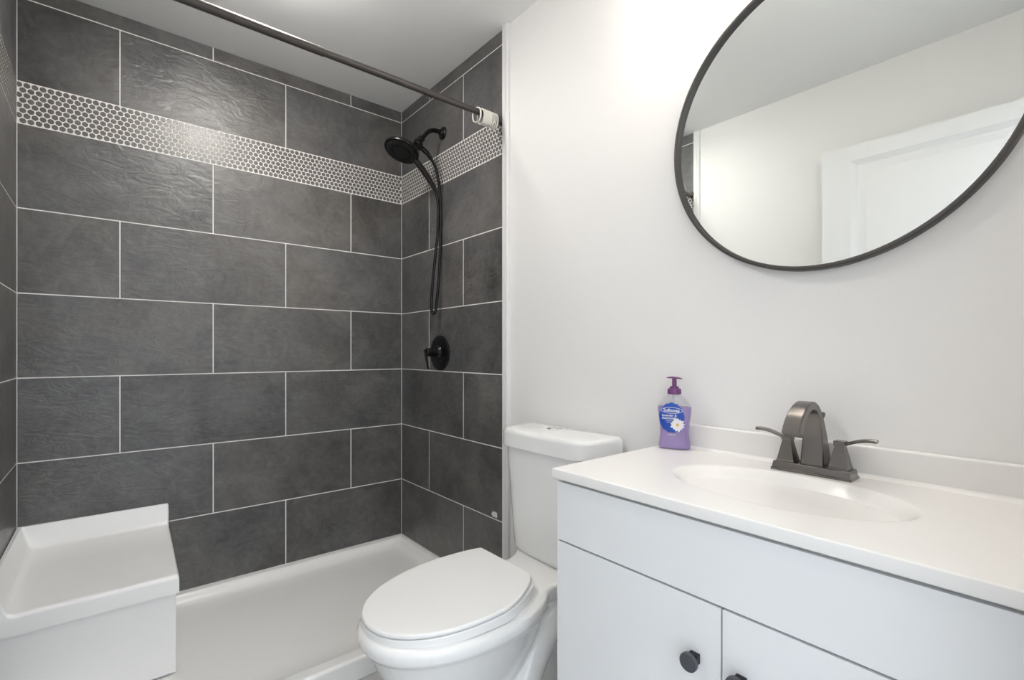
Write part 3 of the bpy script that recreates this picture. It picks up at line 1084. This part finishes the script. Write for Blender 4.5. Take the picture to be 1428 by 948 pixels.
for k in range(13):
    a = 2*PI*k/13 + .1
    ln = .0182 + .0018*math.sin(k*2.1)
    d = (math.cos(a), math.sin(a)); pz = (-d[1], d[0])
    prof = [(.15, .0010), (.4, .0032), (.7, .0038), (.9, .0022), (1, .0002)]
    Lq = [surf(fc[0]+d[0]*ln*t+pz[0]*w_, fc[1]+d[1]*ln*t+pz[1]*w_, .0018+.0001*(k % 2)) for t, w_ in prof]
    Rq = [surf(fc[0]+d[0]*ln*t-pz[0]*w_, fc[1]+d[1]*ln*t-pz[1]*w_, .0018+.0001*(k % 2)) for t, w_ in prof]
    vl = [bm.verts.new(p) for p in Lq]; vr = [bm.verts.new(p) for p in Rq]
    for i in range(4):
        bm.faces.new((vl[i], vl[i+1], vr[i+1], vr[i]))
obj('label_flower', bm, M_petal, lb)
bm = bmesh.new()
r_ = [[surf(fc[0]+.0040*k*math.cos(2*PI*i/18), fc[1]+.0040*k*math.sin(2*PI*i/18), .0022) for i in range(18)] for k in (.3, 1)]
bridge(bm, r_, cap1=False)
obj('flower_center', bm, M_yellow, lb)
# pump
pb = bot(0, 0, .150)
bm = bmesh.new()
lathe(bm, pb, (0, 0, 1), [(0, .0175), (.001, .0185), (.012, .0180), (.015, .0165), (.0155, .0125), (.020, .0120), (.0215, .0100), (.022, .007), (.023, .0062), (.043, .0060), (.044, .0045)], 36)
pump = obj('pump', bm, M_purple, sb, sharp=30)
bm = bmesh.new()
rg = []
for i in range(17):
    t = -1 + 2*i/16
    s = t*.0215
    wv = .0105*math.sqrt(max(.02, 1-abs(t)**2.4))
    hv = .0024*math.sqrt(max(.05, 1-abs(t)**3))
    zc = .1955 - .0022*t*t - .0012*t
    rg.append([bot(s, wv*math.cos(a), zc + (hv if math.sin(a) > 0 else hv*1.2)*math.sin(a)) for a in [2*PI*k/14 for k in range(14)]])
bridge(bm, rg)
obj('pump_head', bm, M_purple, pump, sharp=50)
bm = bmesh.new(); tube(bm, [bot(0, 0, .012), bot(0, 0, .08), bot(0, 0, .151)], .0042, 10, 0)
obj('dip_tube', bm, M_white, sb)

# ------------------------------------------------------------------ mirror
MY, MZ = -2.0775, 1.643
mi = thing('wall_mirror', 'large round mirror with thin dark frame on the wall above the vanity', 'mirror', (0, MY, MZ))
bm = bmesh.new()
rg = []
for x, r in ((-.0004, .3605), (-.022, .3605), (-.0245, .3590), (-.0255, .3565), (-.0250, .3525), (-.0235, .3505), (-.0125, .3505), (-.0004, .3505)):
    rg.append([Vector((x, MY+r*math.cos(2*PI*k/128), MZ+r*math.sin(2*PI*k/128))) for k in range(128)])
vr = bridge(bm, rg, cap0=False, cap1=False)
for k in range(128):
    j = (k+1) % 128
    bm.faces.new((vr[-1][k], vr[-1][j], vr[0][j], vr[0][k]))
obj('frame', bm, M_frame, mi, sharp=35)
bm = bmesh.new()
lathe(bm, (-.0006, MY, MZ), (-1, 0, 0), [(0, .3500), (.0114, .3500), (.0116, .3495)], 128)
obj('glass', bm, M_mirror, mi, sharp=20)

# ------------------------------------------------------------------ vanity light above the mirror (just above the frame)
vl_ = thing('vanity_light', 'three-shade wall light above the round mirror', 'wall light', (0, MY, 2.27))
bm = bmesh.new(); box(bm, (-.028, MY-.33, 2.245), (-.0005, MY+.33, 2.305), .006, 3)
obj('back_plate', bm, M_frame, vl_)
for s in (-.315, 0, .315):
    y = MY + s
    bm = bmesh.new(); tube(bm, [(-.026, y, 2.275), (-.06, y, 2.283), (-.115, y, 2.288), (-.138, y, 2.28), (-.140, y, 2.262)], .008, 12)
    lathe(bm, (-.140, y, 2.268), (0, 0, -1), [(0, .012), (.006, .026), (.022, .028)], 24)
    a_ = obj('lamp_arm', bm, M_frame, vl_)
    bm = bmesh.new()
    lathe(bm, (-.140, y, 2.250), (0, 0, -1), [(0, .029), (.004, .036), (.030, .044), (.100, .052), (.102, .050), (.098, .048), (.030, .040), (.006, .030)], 28)
    obj('lamp_shade', bm, M_shade, a_)

# ------------------------------------------------------------------ added drum-shaped fill light, out of view, brightens the shower
M_fill_lens = mat('fill_lens', (.9, .9, .88), .4)
b = M_fill_lens.node_tree.nodes['Principled BSDF']
b.inputs['Emission Color'].default_value = (1.0, .965, .92, 1)
b.inputs['Emission Strength'].default_value = FILL_LENS_STRENGTH
CX, CY = -.86, -.82
cl = thing('added_fill_light', 'added round drum fill light out of view above the shower front', 'fill light', (CX, CY, ZC))
M_fill_drum = mat('fill_drum', (.9, .9, .88), .4)
b = M_fill_drum.node_tree.nodes['Principled BSDF']
b.inputs['Emission Color'].default_value = (1.0, .965, .92, 1)
b.inputs['Emission Strength'].default_value = FILL_DRUM_STRENGTH
bm = bmesh.new()
lathe(bm, (CX, CY, ZC-.0003), (0, 0, -1), [(0, .110), (.008, .110), (.010, .104)], 48)
obj('rim', bm, M_trim, cl)
bm = bmesh.new()
lathe(bm, (CX, CY, ZC-.0095), (0, 0, -1), [(0, .120), (.062, .120), (.066, .117), (.066, .110)], 48)
obj('fill_drum_side', bm, M_fill_drum, cl)
bm = bmesh.new()
lathe(bm, (CX, CY, ZC-.0758), (0, 0, -1), [(0, .112), (.003, .110), (.0045, .100)], 48)
obj('lens', bm, M_fill_lens, cl)
